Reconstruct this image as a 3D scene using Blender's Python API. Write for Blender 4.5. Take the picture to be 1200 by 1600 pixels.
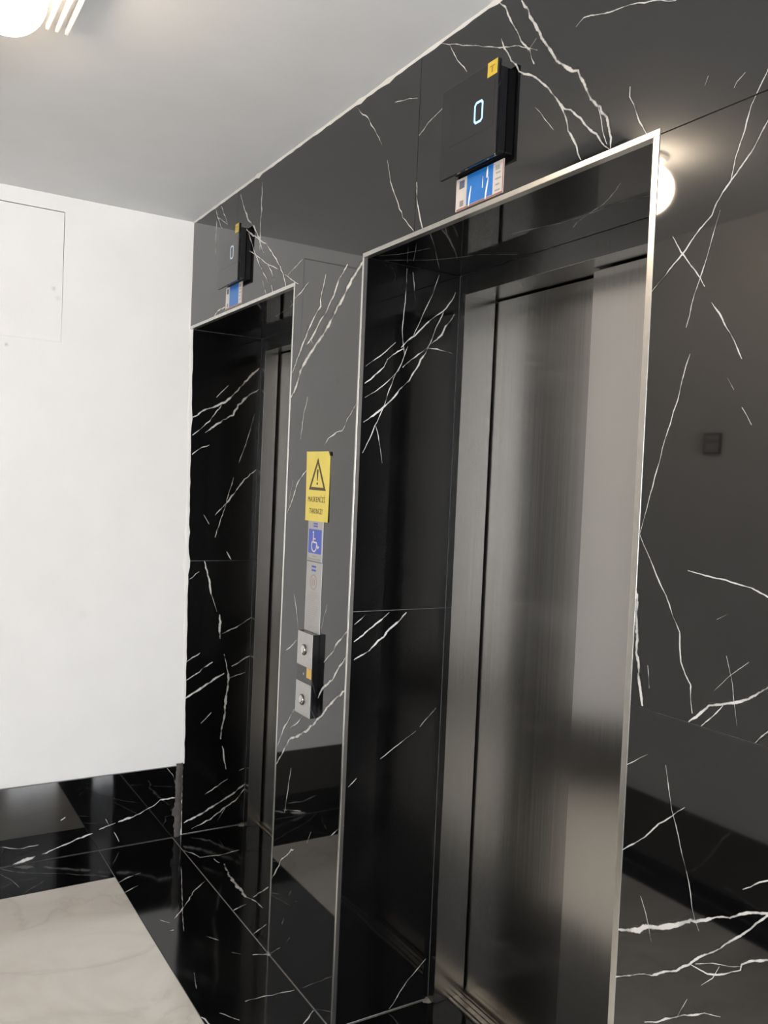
import bpy, bmesh, math, random
from mathutils import Vector, Matrix

for o in list(bpy.data.objects):
    bpy.data.objects.remove(o, do_unlink=True)
SC = bpy.context.scene
COL = SC.collection

# ------------------------------------------------------------------ camera
CAM = (3.5507, -1.1586, 1.5306)
YAW, PITCH, ROLL = 2.5977467, -0.0292683, 0.0433265
f = Vector((math.cos(PITCH) * math.cos(YAW), math.cos(PITCH) * math.sin(YAW), math.sin(PITCH)))
r0 = f.cross(Vector((0, 0, 1))).normalized()
u0 = r0.cross(f)
r = r0 * math.cos(ROLL) + u0 * math.sin(ROLL)
u = u0 * math.cos(ROLL) - r0 * math.sin(ROLL)
cd = bpy.data.cameras.new('camera')
cam = bpy.data.objects.new('camera', cd)
COL.objects.link(cam)
M = Matrix((r, u, -f)).transposed().to_4x4()
M.translation = CAM
cam.matrix_world = M
cd.sensor_fit = 'VERTICAL'
cd.sensor_height = 32.0
cd.lens = 1347.16 * 32.0 / 1600.0
cd.clip_start = 0.02
SC.camera = cam

# ------------------------------------------------------------------ light
SC.view_settings.view_transform = 'Standard'
SC.view_settings.look = 'None'
SC.view_settings.gamma = 1.0
SC.view_settings.use_curve_mapping = False
SC.view_settings.exposure = 0.0
W = bpy.data.worlds.new('sky')
SC.world = W
W.use_nodes = True
bg = W.node_tree.nodes['Background']
bg.inputs[0].default_value = (0.75, 0.86, 1.0, 1)
bg.inputs[1].default_value = 1.0
ROOM_END = 6.4          # the hall runs on behind the camera to a window wall
WIN = (-1.45, -0.20, 0.55, 2.35)
ld = bpy.data.lights.new('window_daylight', 'AREA')
ld.shape = 'RECTANGLE'
ld.size = WIN[1] - WIN[0]
ld.size_y = WIN[3] - WIN[2]
ld.energy = 340
ld.color = (0.95, 0.965, 1.0)
lo = bpy.data.objects.new('window_daylight', ld)
COL.objects.link(lo)
lo.location = (ROOM_END + 0.30, (WIN[0] + WIN[1]) / 2, (WIN[2] + WIN[3]) / 2)
lo.rotation_euler = (0, math.radians(90), 0)
LAMP_STRENGTH = 42.0
# ------------------------------------------------------------------ vein lines of the marble faces (mm: width, points)
VEINS = {
    'wall': [
        (6.5,[(2102,2562),(2113,2547),(2154,2481),(2184,2439),(2222,2392),(2270,2351),(2284,2344),(2302,2316),(2312,2294),(2336,2264),(2348,2254),(2367,2227),(2381,2188),(2381,2168)]),
        (2.8,[(2341,2262),(2350,2239),(2359,2206),(2371,2179)]),
        (4.4,[(2020,2597),(2049,2570),(2073,2529),(2097,2492),(2115,2464),(2137,2442),(2153,2410)]),
        (4.3,[(2038,2510),(2051,2484),(2079,2446),(2107,2415),(2156,2381),(2197,2346),(2211,2331),(2237,2300),(2285,2261),(2331,2216),(2366,2181),(2378,2168)]),
        (4.6,[(2237,2300),(2258,2258),(2275,2222),(2289,2199),(2305,2170)]),
        (2.3,[(1807,2594),(1925,2541),(2021,2497),(2099,2469),(2161,2435)]),
        (3.2,[(1842,2576),(1877,2526),(1917,2485)]),
        (3.1,[(1725,2403),(1766,2420),(1822,2435)]),
        (2.6,[(2162,2319),(2192,2287),(2208,2269),(2222,2254)]),
        (2.6,[(2273,2434),(2293,2442),(2332,2432),(2373,2420),(2412,2413),(2465,2396),(2517,2374)]),
        (2.2,[(2131,2445),(2156,2461)]),
        (2.9,[(1600,2528),(1672,2511),(1711,2500)]),
        (3.4,[(1387,2591),(1460,2535),(1517,2473),(1547,2433)]),
        (3.3,[(1574,2388),(1582,2361),(1602,2314),(1666,2216),(1721,2168)]),
        (4.7,[(1723,2289),(1730,2232),(1762,2162)]),
        (3.1,[(2422,2265),(2421,2247),(2435,2227),(2446,2197),(2467,2166)]),
        (2.3,[(2702,2188),(2700,2184),(2685,2158),(2676,2142),(2665,2107),(2653,2069),(2646,2034)]),
        (3.2,[(2712,2125),(2707,2109),(2696,2094),(2681,2073),(2655,2044),(2634,2021),(2622,2005),(2613,1990),(2592,1972),(2563,1944),(2538,1923),(2491,1883)]),
        (2.1,[(2629,1994),(2620,1962),(2607,1920),(2597,1891),(2586,1866),(2579,1833),(2574,1815)]),
        (2.1,[(2585,1771),(2572,1729),(2564,1696),(2551,1657),(2539,1617),(2511,1516),(2498,1468),(2515,1440)]),
        (2.4,[(2662,2198),(2649,2190),(2643,2181)]),
        (2.2,[(2592,2219),(2586,2205)]),
        (2.6,[(2536,1973),(2566,1931),(2587,1906),(2607,1877)]),
        (2.7,[(2622,1849),(2628,1842),(2650,1811),(2668,1783),(2684,1752)]),
        (1.1,[(2660,1725),(2673,1705)]),
        (2.5,[(2689,1677),(2708,1649)]),
        (7.3,[(2484,1421),(2498,1349),(2504,1305),(2504,1261),(2515,1218),(2524,1172)]),
        (2.6,[(2515,1440),(2538,1402),(2561,1369),(2578,1339),(2594,1310),(2601,1263),(2621,1230),(2628,1185)]),
        (2.4,[(2604,1415),(2642,1410),(2690,1406),(2724,1400),(2752,1392),(2794,1381)]),
        (4.7,[(2620,1168),(2661,1206),(2690,1215),(2729,1234),(2760,1256),(2809,1295)]),
        (3.0,[(2645,1168),(2665,1189),(2685,1212)]),
        (4.9,[(2742,1167),(2764,1190),(2804,1224)]),
        (1.0,[(2726,1288),(2693,1259),(2666,1230)]),
        (1.2,[(2686,1290),(2700,1248),(2706,1214),(2712,1186)]),
        (2.1,[(2531,1244),(2537,1206)]),
        (1.6,[(2488,1056),(2511,1071),(2541,1093)]),
        (1.8,[(2580,1086),(2598,1017),(2613,980),(2637,915),(2653,859),(2663,843)]),
        (2.7,[(2488,902),(2530,937),(2573,984),(2623,1029)]),
        (2.5,[(2737,942),(2763,963),(2778,974),(2817,1004)]),
        (7.9,[(2493,765),(2509,771),(2569,806),(2619,829),(2646,854),(2684,873)]),
        (4.4,[(2684,873),(2701,884),(2730,898),(2747,912),(2779,926),(2820,954)]),
        (3.5,[(2490,678),(2510,690),(2538,709),(2574,726),(2599,743),(2624,759),(2649,782),(2670,807),(2690,824),(2726,858),(2751,888),(2781,921),(2820,963)]),
        (2.6,[(2649,782),(2683,784),(2713,797),(2741,819)]),
        (4.6,[(2741,819),(2745,828),(2763,843),(2785,855),(2825,877)]),
        (1.4,[(2660,788),(2691,805),(2726,817),(2743,826)]),
        (3.0,[(2564,639),(2591,654),(2629,683),(2656,703),(2681,719),(2711,730)]),
        (1.5,[(2631,686),(2648,724)]),
        (1.3,[(2673,760),(2693,781),(2704,806)]),
        (1.8,[(2542,847),(2556,822),(2570,781)]),
        (1.2,[(2665,1344),(2682,1354)]),
        (12.2,[(1469,2147),(1397,2099),(1314,2029),(1273,1996),(1242,1976),(1181,1941),(1118,1899),(1077,1851),(1056,1818),(1034,1802)]),
        (8.3,[(1377,2155),(1326,2121),(1302,2081),(1268,2051),(1201,2004),(1169,1975),(1131,1957)]),
        (5.7,[(1161,1970),(1180,1949)]),
        (7.9,[(1243,2151),(1215,2084),(1217,2063),(1181,2036),(1140,2000),(1103,1960),(1057,1905),(1036,1879)]),
        (4.9,[(1466,1761),(1415,1714),(1388,1684)]),
        (3.9,[(1388,1684),(1353,1683),(1303,1663),(1280,1644)]),
        (4.5,[(1155,1796),(1129,1734),(1117,1667)]),
        (4.6,[(1127,2149),(1074,2127),(1033,2114)]),
        (3.0,[(1078,2229),(972,2200)]),
        (3.9,[(946,2206),(1003,2180),(1057,2156)]),
        (5.9,[(1467,1126),(1432,1099),(1399,1073),(1386,1052),(1356,1030),(1333,1012)]),
        (6.5,[(1465,1058),(1431,1019),(1389,975),(1328,932),(1306,901)]),
        (7.5,[(1467,960),(1413,925),(1361,882),(1315,844),(1252,793),(1184,755),(1135,736),(1095,698),(1070,662),(1024,616)]),
        (5.5,[(1116,1184),(1134,1141),(1153,1082)]),
        (3.6,[(1338,1181),(1318,1128),(1308,1107)]),
        (3.7,[(1143,1044),(1085,1006),(1039,981)]),
        (6.4,[(1149,830),(1124,805),(1103,776),(1076,746),(1038,684)]),
        (3.6,[(1205,822),(1159,782),(1127,764)]),
        (6.3,[(1179,1580),(1167,1572),(1115,1538),(1083,1489),(1040,1433)]),
        (3.6,[(1073,1539),(1051,1474)]),
        (5.2,[(1193,413),(1105,342),(1030,241)]),
        (4.2,[(1144,644),(1127,568),(1110,491)]),
        (1.9,[(1095,496),(1223,536)]),
        (3.1,[(1296,498),(1274,457)]),
        (3.0,[(1467,574),(1409,523)]),
        (8.7,[(524,2577),(553,2532),(581,2497),(615,2459),(666,2427),(710,2383),(730,2357),(762,2315)]),
        (6.9,[(726,2565),(728,2487),(725,2407),(727,2331)]),
        (5.8,[(574,2446),(626,2414),(712,2372),(787,2338),(834,2300),(885,2260),(931,2214),(961,2163)]),
        (5.6,[(614,2417),(674,2345),(732,2277),(787,2230),(812,2204)]),
        (3.3,[(632,2349),(724,2308),(788,2275),(888,2236)]),
        (3.8,[(788,2275),(823,2249),(870,2199)]),
        (8.1,[(840,2190),(858,2163)]),
        (4.2,[(760,2224),(799,2167)]),
        (7.1,[(260,2589),(285,2553),(341,2496)]),
        (4.0,[(285,2553),(402,2496)]),
        (5.3,[(324,2585),(402,2496)]),
        (7.2,[(408,2184),(326,2180),(277,2162)]),
        (7.3,[(280,2540),(279,2411)]),
    ],
    'left_reveal': [
        (8.2,[(317,2027),(273,1984),(211,1908),(164,1865),(79,1823),(25,1789)]),
        (8.3,[(318,1935),(277,1906),(228,1857),(204,1814),(130,1767),(83,1728)]),
        (4.4,[(150,1851),(98,1778),(27,1713)]),
        (5.4,[(102,1677),(55,1655),(28,1632)]),
        (4.1,[(178,1938),(126,1881)]),
        (5.8,[(320,1581),(268,1536),(190,1433),(140,1377)]),
        (3.5,[(217,1543),(187,1428),(143,1280)]),
        (4.2,[(88,1378),(115,1338)]),
        (5.7,[(198,1219),(220,1185)]),
        (2.9,[(304,1825),(268,1690),(239,1605)]),
        (7.4,[(98,1183),(122,1100),(136,1034)]),
        (3.4,[(136,1034),(165,958)]),
        (9.9,[(177,946),(184,839)]),
        (5.7,[(204,771),(225,693)]),
        (10.8,[(225,693),(227,634),(217,516),(208,449),(204,396)]),
        (6.3,[(212,364),(223,303),(234,259)]),
        (5.9,[(323,926),(270,894),(192,861)]),
        (5.8,[(94,783),(36,746)]),
        (5.9,[(153,740),(36,666)]),
        (8.9,[(208,686),(148,654),(39,591)]),
        (6.0,[(324,755),(242,715)]),
        (3.0,[(306,684),(235,664)]),
        (4.6,[(156,519),(111,476)]),
        (4.3,[(78,1134),(37,1102)]),
        (8.1,[(327,183),(265,143),(213,117),(144,85),(51,50)]),
        (6.3,[(322,158),(284,114),(240,92),(171,47),(86,19)]),
        (5.0,[(318,253),(288,240)]),
        (3.7,[(244,215),(141,161)]),
        (3.9,[(240,92),(204,36)]),
    ],
    'right_reveal': [
        (3.8,[(310,2107),(302,2085),(268,2045),(225,2013),(162,1954),(132,1925)]),
        (4.2,[(138,1922),(107,1904),(89,1888),(78,1865),(36,1829),(18,1813)]),
        (4.7,[(270,2043),(246,1990),(230,1952),(210,1916),(182,1864),(160,1836),(131,1806),(109,1775),(73,1744),(19,1706)]),
        (5.1,[(309,2043),(282,2004),(267,1980),(233,1948)]),
        (3.8,[(218,1935),(176,1903),(139,1870)]),
        (4.1,[(218,1934),(270,1934),(311,1928)]),
        (2.0,[(249,2147),(230,2091),(198,2026),(169,1957)]),
        (2.6,[(153,1931),(134,1882),(111,1837),(83,1760),(57,1698),(20,1621)]),
        (2.1,[(59,1698),(68,1675),(79,1624),(85,1596)]),
        (2.1,[(139,2147),(139,2070),(131,1972),(143,1908)]),
        (2.2,[(128,1862),(88,1822),(52,1792),(20,1774)]),
        (2.2,[(112,1937),(66,1896),(18,1860)]),
        (1.7,[(159,2141),(172,2062)]),
        (4.4,[(130,1174),(73,1131),(19,1096)]),
        (5.3,[(188,1172),(114,1107),(65,1066),(21,1045)]),
        (3.0,[(52,1171),(18,1144)]),
        (2.7,[(307,883),(253,832)]),
        (2.1,[(240,822),(121,754)]),
        (2.6,[(46,709),(20,687)]),
        (3.7,[(311,126),(250,76),(189,8)]),
    ],
    'baseboard': [
        (8.4,[(12,171),(-60,171)]),
        (3.8,[(-60,171),(-86,150),(-160,122)]),
        (8.5,[(-160,122),(-231,106)]),
        (6.7,[(-243,103),(-307,87)]),
        (6.6,[(-332,76),(-394,63),(-455,45)]),
        (5.5,[(-455,45),(-526,25)]),
        (13.4,[(-550,22),(-631,4)]),
        (5.2,[(-631,4),(-676,-2),(-743,-16)]),
        (3.9,[(-35,304),(-9,267),(7,224)]),
        (3.1,[(-283,126),(-266,96)]),
        (3.1,[(-247,66),(-225,23)]),
        (5.5,[(-458,149),(-441,159)]),
        (3.0,[(-679,81),(-609,63),(-539,66)]),
    ],
    'floor': [
        (13.9,[(346,105),(439,89),(520,83),(643,80)]),
        (6.1,[(643,80),(683,96),(745,103)]),
        (9.2,[(284,85),(327,93)]),
        (5.3,[(149,-1),(195,24),(242,38)]),
        (7.0,[(248,36),(260,118),(248,209)]),
        (8.8,[(603,184),(654,103)]),
        (7.6,[(691,58),(715,0)]),
        (5.5,[(854,68),(902,-6)]),
        (4.2,[(456,-13),(513,-73),(628,-156),(681,-203)]),
        (2.2,[(285,-50),(624,-155),(774,-199)]),
        (4.7,[(1251,-11),(1240,-112),(1238,-164)]),
        (5.2,[(1368,-6),(1391,-34),(1411,-58)]),
        (6.5,[(1225,-312),(1266,-297),(1299,-290)]),
        (4.2,[(839,-143),(880,-115)]),
        (3.5,[(970,-103),(993,-81)]),
        (9.2,[(1014,-48),(1030,-8)]),
        (3.9,[(1257,-250),(1313,-212)]),
        (6.8,[(331,-309),(305,-264),(283,-209)]),
        (6.1,[(417,-305),(383,-248)]),
        (16.3,[(752,-243),(751,-227)]),
        (3.7,[(668,-248),(700,-224)]),
        (1.9,[(1028,-249),(1113,-269)]),
    ],
}
# ------------------------------------------------------------------ helpers
def mat(name):
    m = bpy.data.materials.new(name)
    m.use_nodes = True
    nt = m.node_tree
    b = nt.nodes['Principled BSDF']
    return m, nt, b


def N(nt, t, **kw):
    n = nt.nodes.new(t)
    for k, v in kw.items():
        setattr(n, k, v)
    return n


def ramp(nt, stops):
    n = N(nt, 'ShaderNodeValToRGB')
    el = n.color_ramp.elements
    while len(el) < len(stops):
        el.new(0.5)
    for e, (p, c) in zip(el, stops):
        e.position = p
        e.color = (c[0], c[1], c[2], 1)
    return n


def plain(name, col, rough=0.5, metal=0.0, ior=1.5, noise=0.06, scale=30.0, coat=0.0):
    """a plain surface whose colour drifts a little with a noise"""
    m, nt, b = mat(name)
    tc = N(nt, 'ShaderNodeTexCoord')
    nz = N(nt, 'ShaderNodeTexNoise')
    nz.inputs['Scale'].default_value = scale
    nz.inputs['Detail'].default_value = 4
    nt.links.new(tc.outputs['Object'], nz.inputs['Vector'])
    lo_ = [c * (1 - noise) for c in col]
    hi_ = [min(1, c * (1 + noise)) for c in col]
    rp = ramp(nt, [(0.3, lo_), (0.7, hi_)])
    nt.links.new(nz.outputs['Fac'], rp.inputs['Fac'])
    nt.links.new(rp.outputs['Color'], b.inputs['Base Color'])
    b.inputs['Roughness'].default_value = rough
    b.inputs['Metallic'].default_value = metal
    b.inputs['IOR'].default_value = ior
    b.inputs['Coat Weight'].default_value = coat
    return m


def box(bm, x0, x1, y0, y1, z0, z1, bev=0.0, mi=0):
    vs = [bm.verts.new((x, y, z)) for x in (x0, x1) for y in (y0, y1) for z in (z0, z1)]
    q = ((0, 1, 3, 2), (4, 6, 7, 5), (0, 4, 5, 1), (2, 3, 7, 6), (0, 2, 6, 4), (1, 5, 7, 3))
    fs = [bm.faces.new([vs[i] for i in a]) for a in q]
    for f_ in fs:
        f_.material_index = mi
    if bev > 0:
        es = list({e for f_ in fs for e in f_.edges})
        bmesh.ops.bevel(bm, geom=es, offset=bev, segments=2, affect='EDGES', profile=0.5)
    return bm


def prism(bm, pts, axis, a0, a1, mi=0):
    """extrude a 2-D polygon along an axis (0: pts are y,z; 1: x,z; 2: x,y)"""
    def P(p, a):
        return ((a, p[0], p[1]), (p[0], a, p[1]), (p[0], p[1], a))[axis]
    A = [bm.verts.new(P(p, a0)) for p in pts]
    B = [bm.verts.new(P(p, a1)) for p in pts]
    fs = [bm.faces.new(A), bm.faces.new(B[::-1])]
    n = len(pts)
    for i in range(n):
        fs.append(bm.faces.new((A[i], B[i], B[(i + 1) % n], A[(i + 1) % n])))
    for f_ in fs:
        f_.material_index = mi
    return fs


def lathe(bm, prof, seg=32, origin=(0, 0, 0), direction='Y', sign=-1):
    """prof: list of (radius, along)"""
    rings = []
    for (rad, al) in prof:
        ring = []
        for k in range(seg):
            a = 2 * math.pi * k / seg
            c, s = rad * math.cos(a), rad * math.sin(a)
            if direction == 'Y':
                p = (origin[0] + c, origin[1] + sign * al, origin[2] + s)
            else:
                p = (origin[0] + c, origin[1] + s, origin[2] + sign * al)
            ring.append(bm.verts.new(p))
        rings.append(ring)
    for a, b_ in zip(rings, rings[1:]):
        for k in range(seg):
            bm.faces.new((a[k], a[(k + 1) % seg], b_[(k + 1) % seg], b_[k]))
    bm.faces.new(rings[0][::-1])
    bm.faces.new(rings[-1])


def obj(name, bm, mats, parent=None, smooth=False):
    bmesh.ops.recalc_face_normals(bm, faces=bm.faces)
    me = bpy.data.meshes.new(name)
    bm.to_mesh(me)
    bm.free()
    if not isinstance(mats, (list, tuple)):
        mats = [mats]
    for m in mats:
        me.materials.append(m)
    if smooth:
        for p in me.polygons:
            p.use_smooth = True
    o = bpy.data.objects.new(name, me)
    COL.objects.link(o)
    if parent is not None:
        o.parent = parent
        o.matrix_parent_inverse = Matrix.Translation(-Vector(parent.location))
    return o


def bx(name, m, parent, x0, x1, y0, y1, z0, z1, bev=0.0):
    bm = bmesh.new()
    box(bm, x0, x1, y0, y1, z0, z1, bev)
    return obj(name, bm, m, parent)


def empty(name, loc=(0, 0, 0)):
    o = bpy.data.objects.new(name, None)
    o.empty_display_size = 0.05
    o.location = loc
    COL.objects.link(o)
    return o


def tag(o, label=None, cat=None, group=None, kind=None):
    if label:
        o['label'] = label
    if cat:
        o['category'] = cat
    if group:
        o['group'] = group
    if kind:
        o['kind'] = kind
    return o


def struct(o):
    o['kind'] = 'structure'
    return o


# ------------------------------------------------------------------ materials
def marble_black(name='black_marble', rough=0.035, ior=1.88):
    m, nt, b = mat(name)
    tc = N(nt, 'ShaderNodeTexCoord')
    nz = N(nt, 'ShaderNodeTexNoise')
    nz.inputs['Scale'].default_value = 3.0
    nz.inputs['Detail'].default_value = 8
    nz.inputs['Roughness'].default_value = 0.62
    nt.links.new(tc.outputs['Object'], nz.inputs['Vector'])
    rp = ramp(nt, [(0.30, (0.0026, 0.0026, 0.0030)), (0.55, (0.0042, 0.0041, 0.0042)), (0.75, (0.0085, 0.0080, 0.0076))])
    nt.links.new(nz.outputs['Fac'], rp.inputs['Fac'])
    # a few pale crystals
    vo = N(nt, 'ShaderNodeTexVoronoi')
    vo.inputs['Scale'].default_value = 16.0
    nt.links.new(tc.outputs['Object'], vo.inputs['Vector'])
    vr = ramp(nt, [(0.0, (1, 1, 1)), (0.028, (0.0, 0.0, 0.0))])
    nt.links.new(vo.outputs['Distance'], vr.inputs['Fac'])
    n2 = N(nt, 'ShaderNodeTexNoise')
    n2.inputs['Scale'].default_value = 4.0
    nt.links.new(tc.outputs['Object'], n2.inputs['Vector'])
    gate = N(nt, 'ShaderNodeMapRange')
    gate.inputs['From Min'].default_value = 0.58
    gate.inputs['From Max'].default_value = 0.72
    nt.links.new(n2.outputs['Fac'], gate.inputs['Value'])
    mul = N(nt, 'ShaderNodeMath', operation='MULTIPLY')
    nt.links.new(vr.outputs['Color'], mul.inputs[0])
    nt.links.new(gate.outputs['Result'], mul.inputs[1])
    mx = N(nt, 'ShaderNodeMixRGB')
    mx.inputs[2].default_value = (0.10, 0.10, 0.10, 1)
    nt.links.new(mul.outputs[0], mx.inputs[0])
    nt.links.new(rp.outputs['Color'], mx.inputs[1])
    nt.links.new(mx.outputs[0], b.inputs['Base Color'])
    b.inputs['Roughness'].default_value = rough
    b.inputs['IOR'].default_value = ior
    bp = N(nt, 'ShaderNodeBump')
    bp.inputs['Strength'].default_value = 0.02
    bp.inputs['Distance'].default_value = 0.01
    n3 = N(nt, 'ShaderNodeTexNoise')
    n3.inputs['Scale'].default_value = 2.2
    n3.inputs['Detail'].default_value = 0
    nt.links.new(tc.outputs['Object'], n3.inputs['Vector'])
    nt.links.new(n3.outputs['Fac'], bp.inputs['Height'])
    nt.links.new(bp.outputs['Normal'], b.inputs['Normal'])
    return m


def marble_vein():
    """white calcite vein on the black marble: v runs across the vein (-1..1), u along it in metres"""
    m, nt, b = mat('white_marble_vein')
    uv = N(nt, 'ShaderNodeUVMap')
    uv.uv_map = 'vein'
    sp = N(nt, 'ShaderNodeSeparateXYZ')
    nt.links.new(uv.outputs[0], sp.inputs[0])
    tc = N(nt, 'ShaderNodeTexCoord')
    nz = N(nt, 'ShaderNodeTexNoise')
    nz.inputs['Scale'].default_value = 95.0
    nz.inputs['Detail'].default_value = 5
    nz.inputs['Roughness'].default_value = 0.65
    nt.links.new(tc.outputs['Object'], nz.inputs['Vector'])
    nb = N(nt, 'ShaderNodeTexNoise')
    nb.inputs['Scale'].default_value = 26.0
    nb.inputs['Detail'].default_value = 3
    nt.links.new(tc.outputs['Object'], nb.inputs['Vector'])
    # shift the centre line
    sh = N(nt, 'ShaderNodeMath', operation='MULTIPLY_ADD')
    nt.links.new(nz.outputs['Fac'], sh.inputs[0])
    sh.inputs[1].default_value = 0.9
    sh.inputs[2].default_value = -0.45
    ad = N(nt, 'ShaderNodeMath', operation='ADD')
    nt.links.new(sp.outputs['Y'], ad.inputs[0])
    nt.links.new(sh.outputs[0], ad.inputs[1])
    ab = N(nt, 'ShaderNodeMath', operation='ABSOLUTE')
    nt.links.new(ad.outputs[0], ab.inputs[0])
    # half width breathes along the vein
    hw = N(nt, 'ShaderNodeMapRange')
    hw.inputs['From Min'].default_value = 0.30
    hw.inputs['From Max'].default_value = 0.62
    hw.inputs['To Min'].default_value = 0.10
    hw.inputs['To Max'].default_value = 0.52
    nt.links.new(nb.outputs['Fac'], hw.inputs['Value'])
    df = N(nt, 'ShaderNodeMath', operation='SUBTRACT')
    nt.links.new(hw.outputs['Result'], df.inputs[0])
    nt.links.new(ab.outputs[0], df.inputs[1])
    mk = N(nt, 'ShaderNodeMapRange', interpolation_type='SMOOTHSTEP')
    mk.inputs['From Min'].default_value = -0.14
    mk.inputs['From Max'].default_value = 0.16
    nt.links.new(df.outputs[0], mk.inputs['Value'])
    op = N(nt, 'ShaderNodeMath', operation='MULTIPLY')
    nt.links.new(mk.outputs['Result'], op.inputs[0])
    fd = N(nt, 'ShaderNodeMapRange')
    fd.inputs['From Min'].default_value = 0.25
    fd.inputs['From Max'].default_value = 0.55
    fd.inputs['To Min'].default_value = 0.22
    fd.inputs['To Max'].default_value = 1.0
    nt.links.new(nb.outputs['Fac'], fd.inputs['Value'])
    nt.links.new(fd.outputs['Result'], op.inputs[1])
    b.inputs['Base Color'].default_value = (0.72, 0.70, 0.67, 1)
    b.inputs['Roughness'].default_value = 0.05
    b.inputs['IOR'].default_value = 1.78
    tr = N(nt, 'ShaderNodeBsdfTransparent')
    mix = N(nt, 'ShaderNodeMixShader')
    out = nt.nodes['Material Output']
    nt.links.new(op.outputs[0], mix.inputs[0])
    nt.links.new(tr.outputs[0], mix.inputs[1])
    nt.links.new(b.outputs[0], mix.inputs[2])
    nt.links.new(mix.outputs[0], out.inputs['Surface'])
    return m


def marble_white():
    m, nt, b = mat('cream_marble')
    tc = N(nt, 'ShaderNodeTexCoord')
    nz = N(nt, 'ShaderNodeTexNoise')
    nz.inputs['Scale'].default_value = 2.6
    nz.inputs['Detail'].default_value = 6
    nz.inputs['Distortion'].default_value = 1.4
    nt.links.new(tc.outputs['Object'], nz.inputs['Vector'])
    rp = ramp(nt, [(0.30, (0.64, 0.59, 0.52)), (0.50, (0.72, 0.675, 0.60)), (0.70, (0.78, 0.74, 0.67))])
    nt.links.new(nz.outputs['Fac'], rp.inputs['Fac'])
    # soft grey veins where a warped noise crosses its middle
    n2 = N(nt, 'ShaderNodeTexNoise')
    n2.inputs['Scale'].default_value = 1.7
    n2.inputs['Detail'].default_value = 5
    n2.inputs['Distortion'].default_value = 0.9
    nt.links.new(tc.outputs['Object'], n2.inputs['Vector'])
    sb = N(nt, 'ShaderNodeMath', operation='SUBTRACT')
    sb.inputs[1].default_value = 0.5
    nt.links.new(n2.outputs['Fac'], sb.inputs[0])
    ab = N(nt, 'ShaderNodeMath', operation='ABSOLUTE')
    nt.links.new(sb.outputs[0], ab.inputs[0])
    vr = ramp(nt, [(0.0, (0.72, 0.71, 0.70)), (0.012, (0.90, 0.89, 0.88)), (0.035, (1, 1, 1))])
    nt.links.new(ab.outputs[0], vr.inputs['Fac'])
    mu = N(nt, 'ShaderNodeMixRGB', blend_type='MULTIPLY')
    mu.inputs[0].default_value = 0.38
    nt.links.new(rp.outputs['Color'], mu.inputs[1])
    nt.links.new(vr.outputs['Color'], mu.inputs[2])
    nt.links.new(mu.outputs[0], b.inputs['Base Color'])
    b.inputs['Roughness'].default_value = 0.12
    return m


def brushed(name, col, rough, aniso, streak=0.10):
    """vertically brushed stainless steel"""
    m, nt, b = mat(name)
    tc = N(nt, 'ShaderNodeTexCoord')
    mp = N(nt, 'ShaderNodeMapping')
    mp.inputs['Scale'].default_value = (210, 210, 1.2)
    nt.links.new(tc.outputs['Object'], mp.inputs['Vector'])
    nz = N(nt, 'ShaderNodeTexNoise')
    nz.inputs['Scale'].default_value = 1.0
    nz.inputs['Detail'].default_value = 5
    nt.links.new(mp.outputs[0], nz.inputs['Vector'])
    rp = ramp(nt, [(0.25, [c * (1 - streak) for c in col]), (0.75, [min(1, c * (1 + streak)) for c in col])])
    nt.links.new(nz.outputs['Fac'], rp.inputs['Fac'])
    nt.links.new(rp.outputs['Color'], b.inputs['Base Color'])
    b.inputs['Metallic'].default_value = 1.0
    rr = N(nt, 'ShaderNodeMapRange')
    rr.inputs['To Min'].default_value = rough * 0.85
    rr.inputs['To Max'].default_value = rough * 1.15
    nt.links.new(nz.outputs['Fac'], rr.inputs['Value'])
    nt.links.new(rr.outputs['Result'], b.inputs['Roughness'])
    b.inputs['Anisotropic'].default_value = aniso
    # the brush lines run upright, so the gloss spreads sideways
    ge = N(nt, 'ShaderNodeNewGeometry')
    cr = N(nt, 'ShaderNodeVectorMath', operation='CROSS_PRODUCT')
    nt.links.new(ge.outputs['True Normal'], cr.inputs[0])
    cr.inputs[1].default_value = (0.0, 0.02, 1.0)
    nt.links.new(cr.outputs[0], b.inputs['Tangent'])
    return m


def emitter(name, col, strength):
    m, nt, b = mat(name)
    b.inputs['Base Color'].default_value = (*col, 1)
    b.inputs['Emission Color'].default_value = (*col, 1)
    b.inputs['Emission Strength'].default_value = strength
    return m


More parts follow.
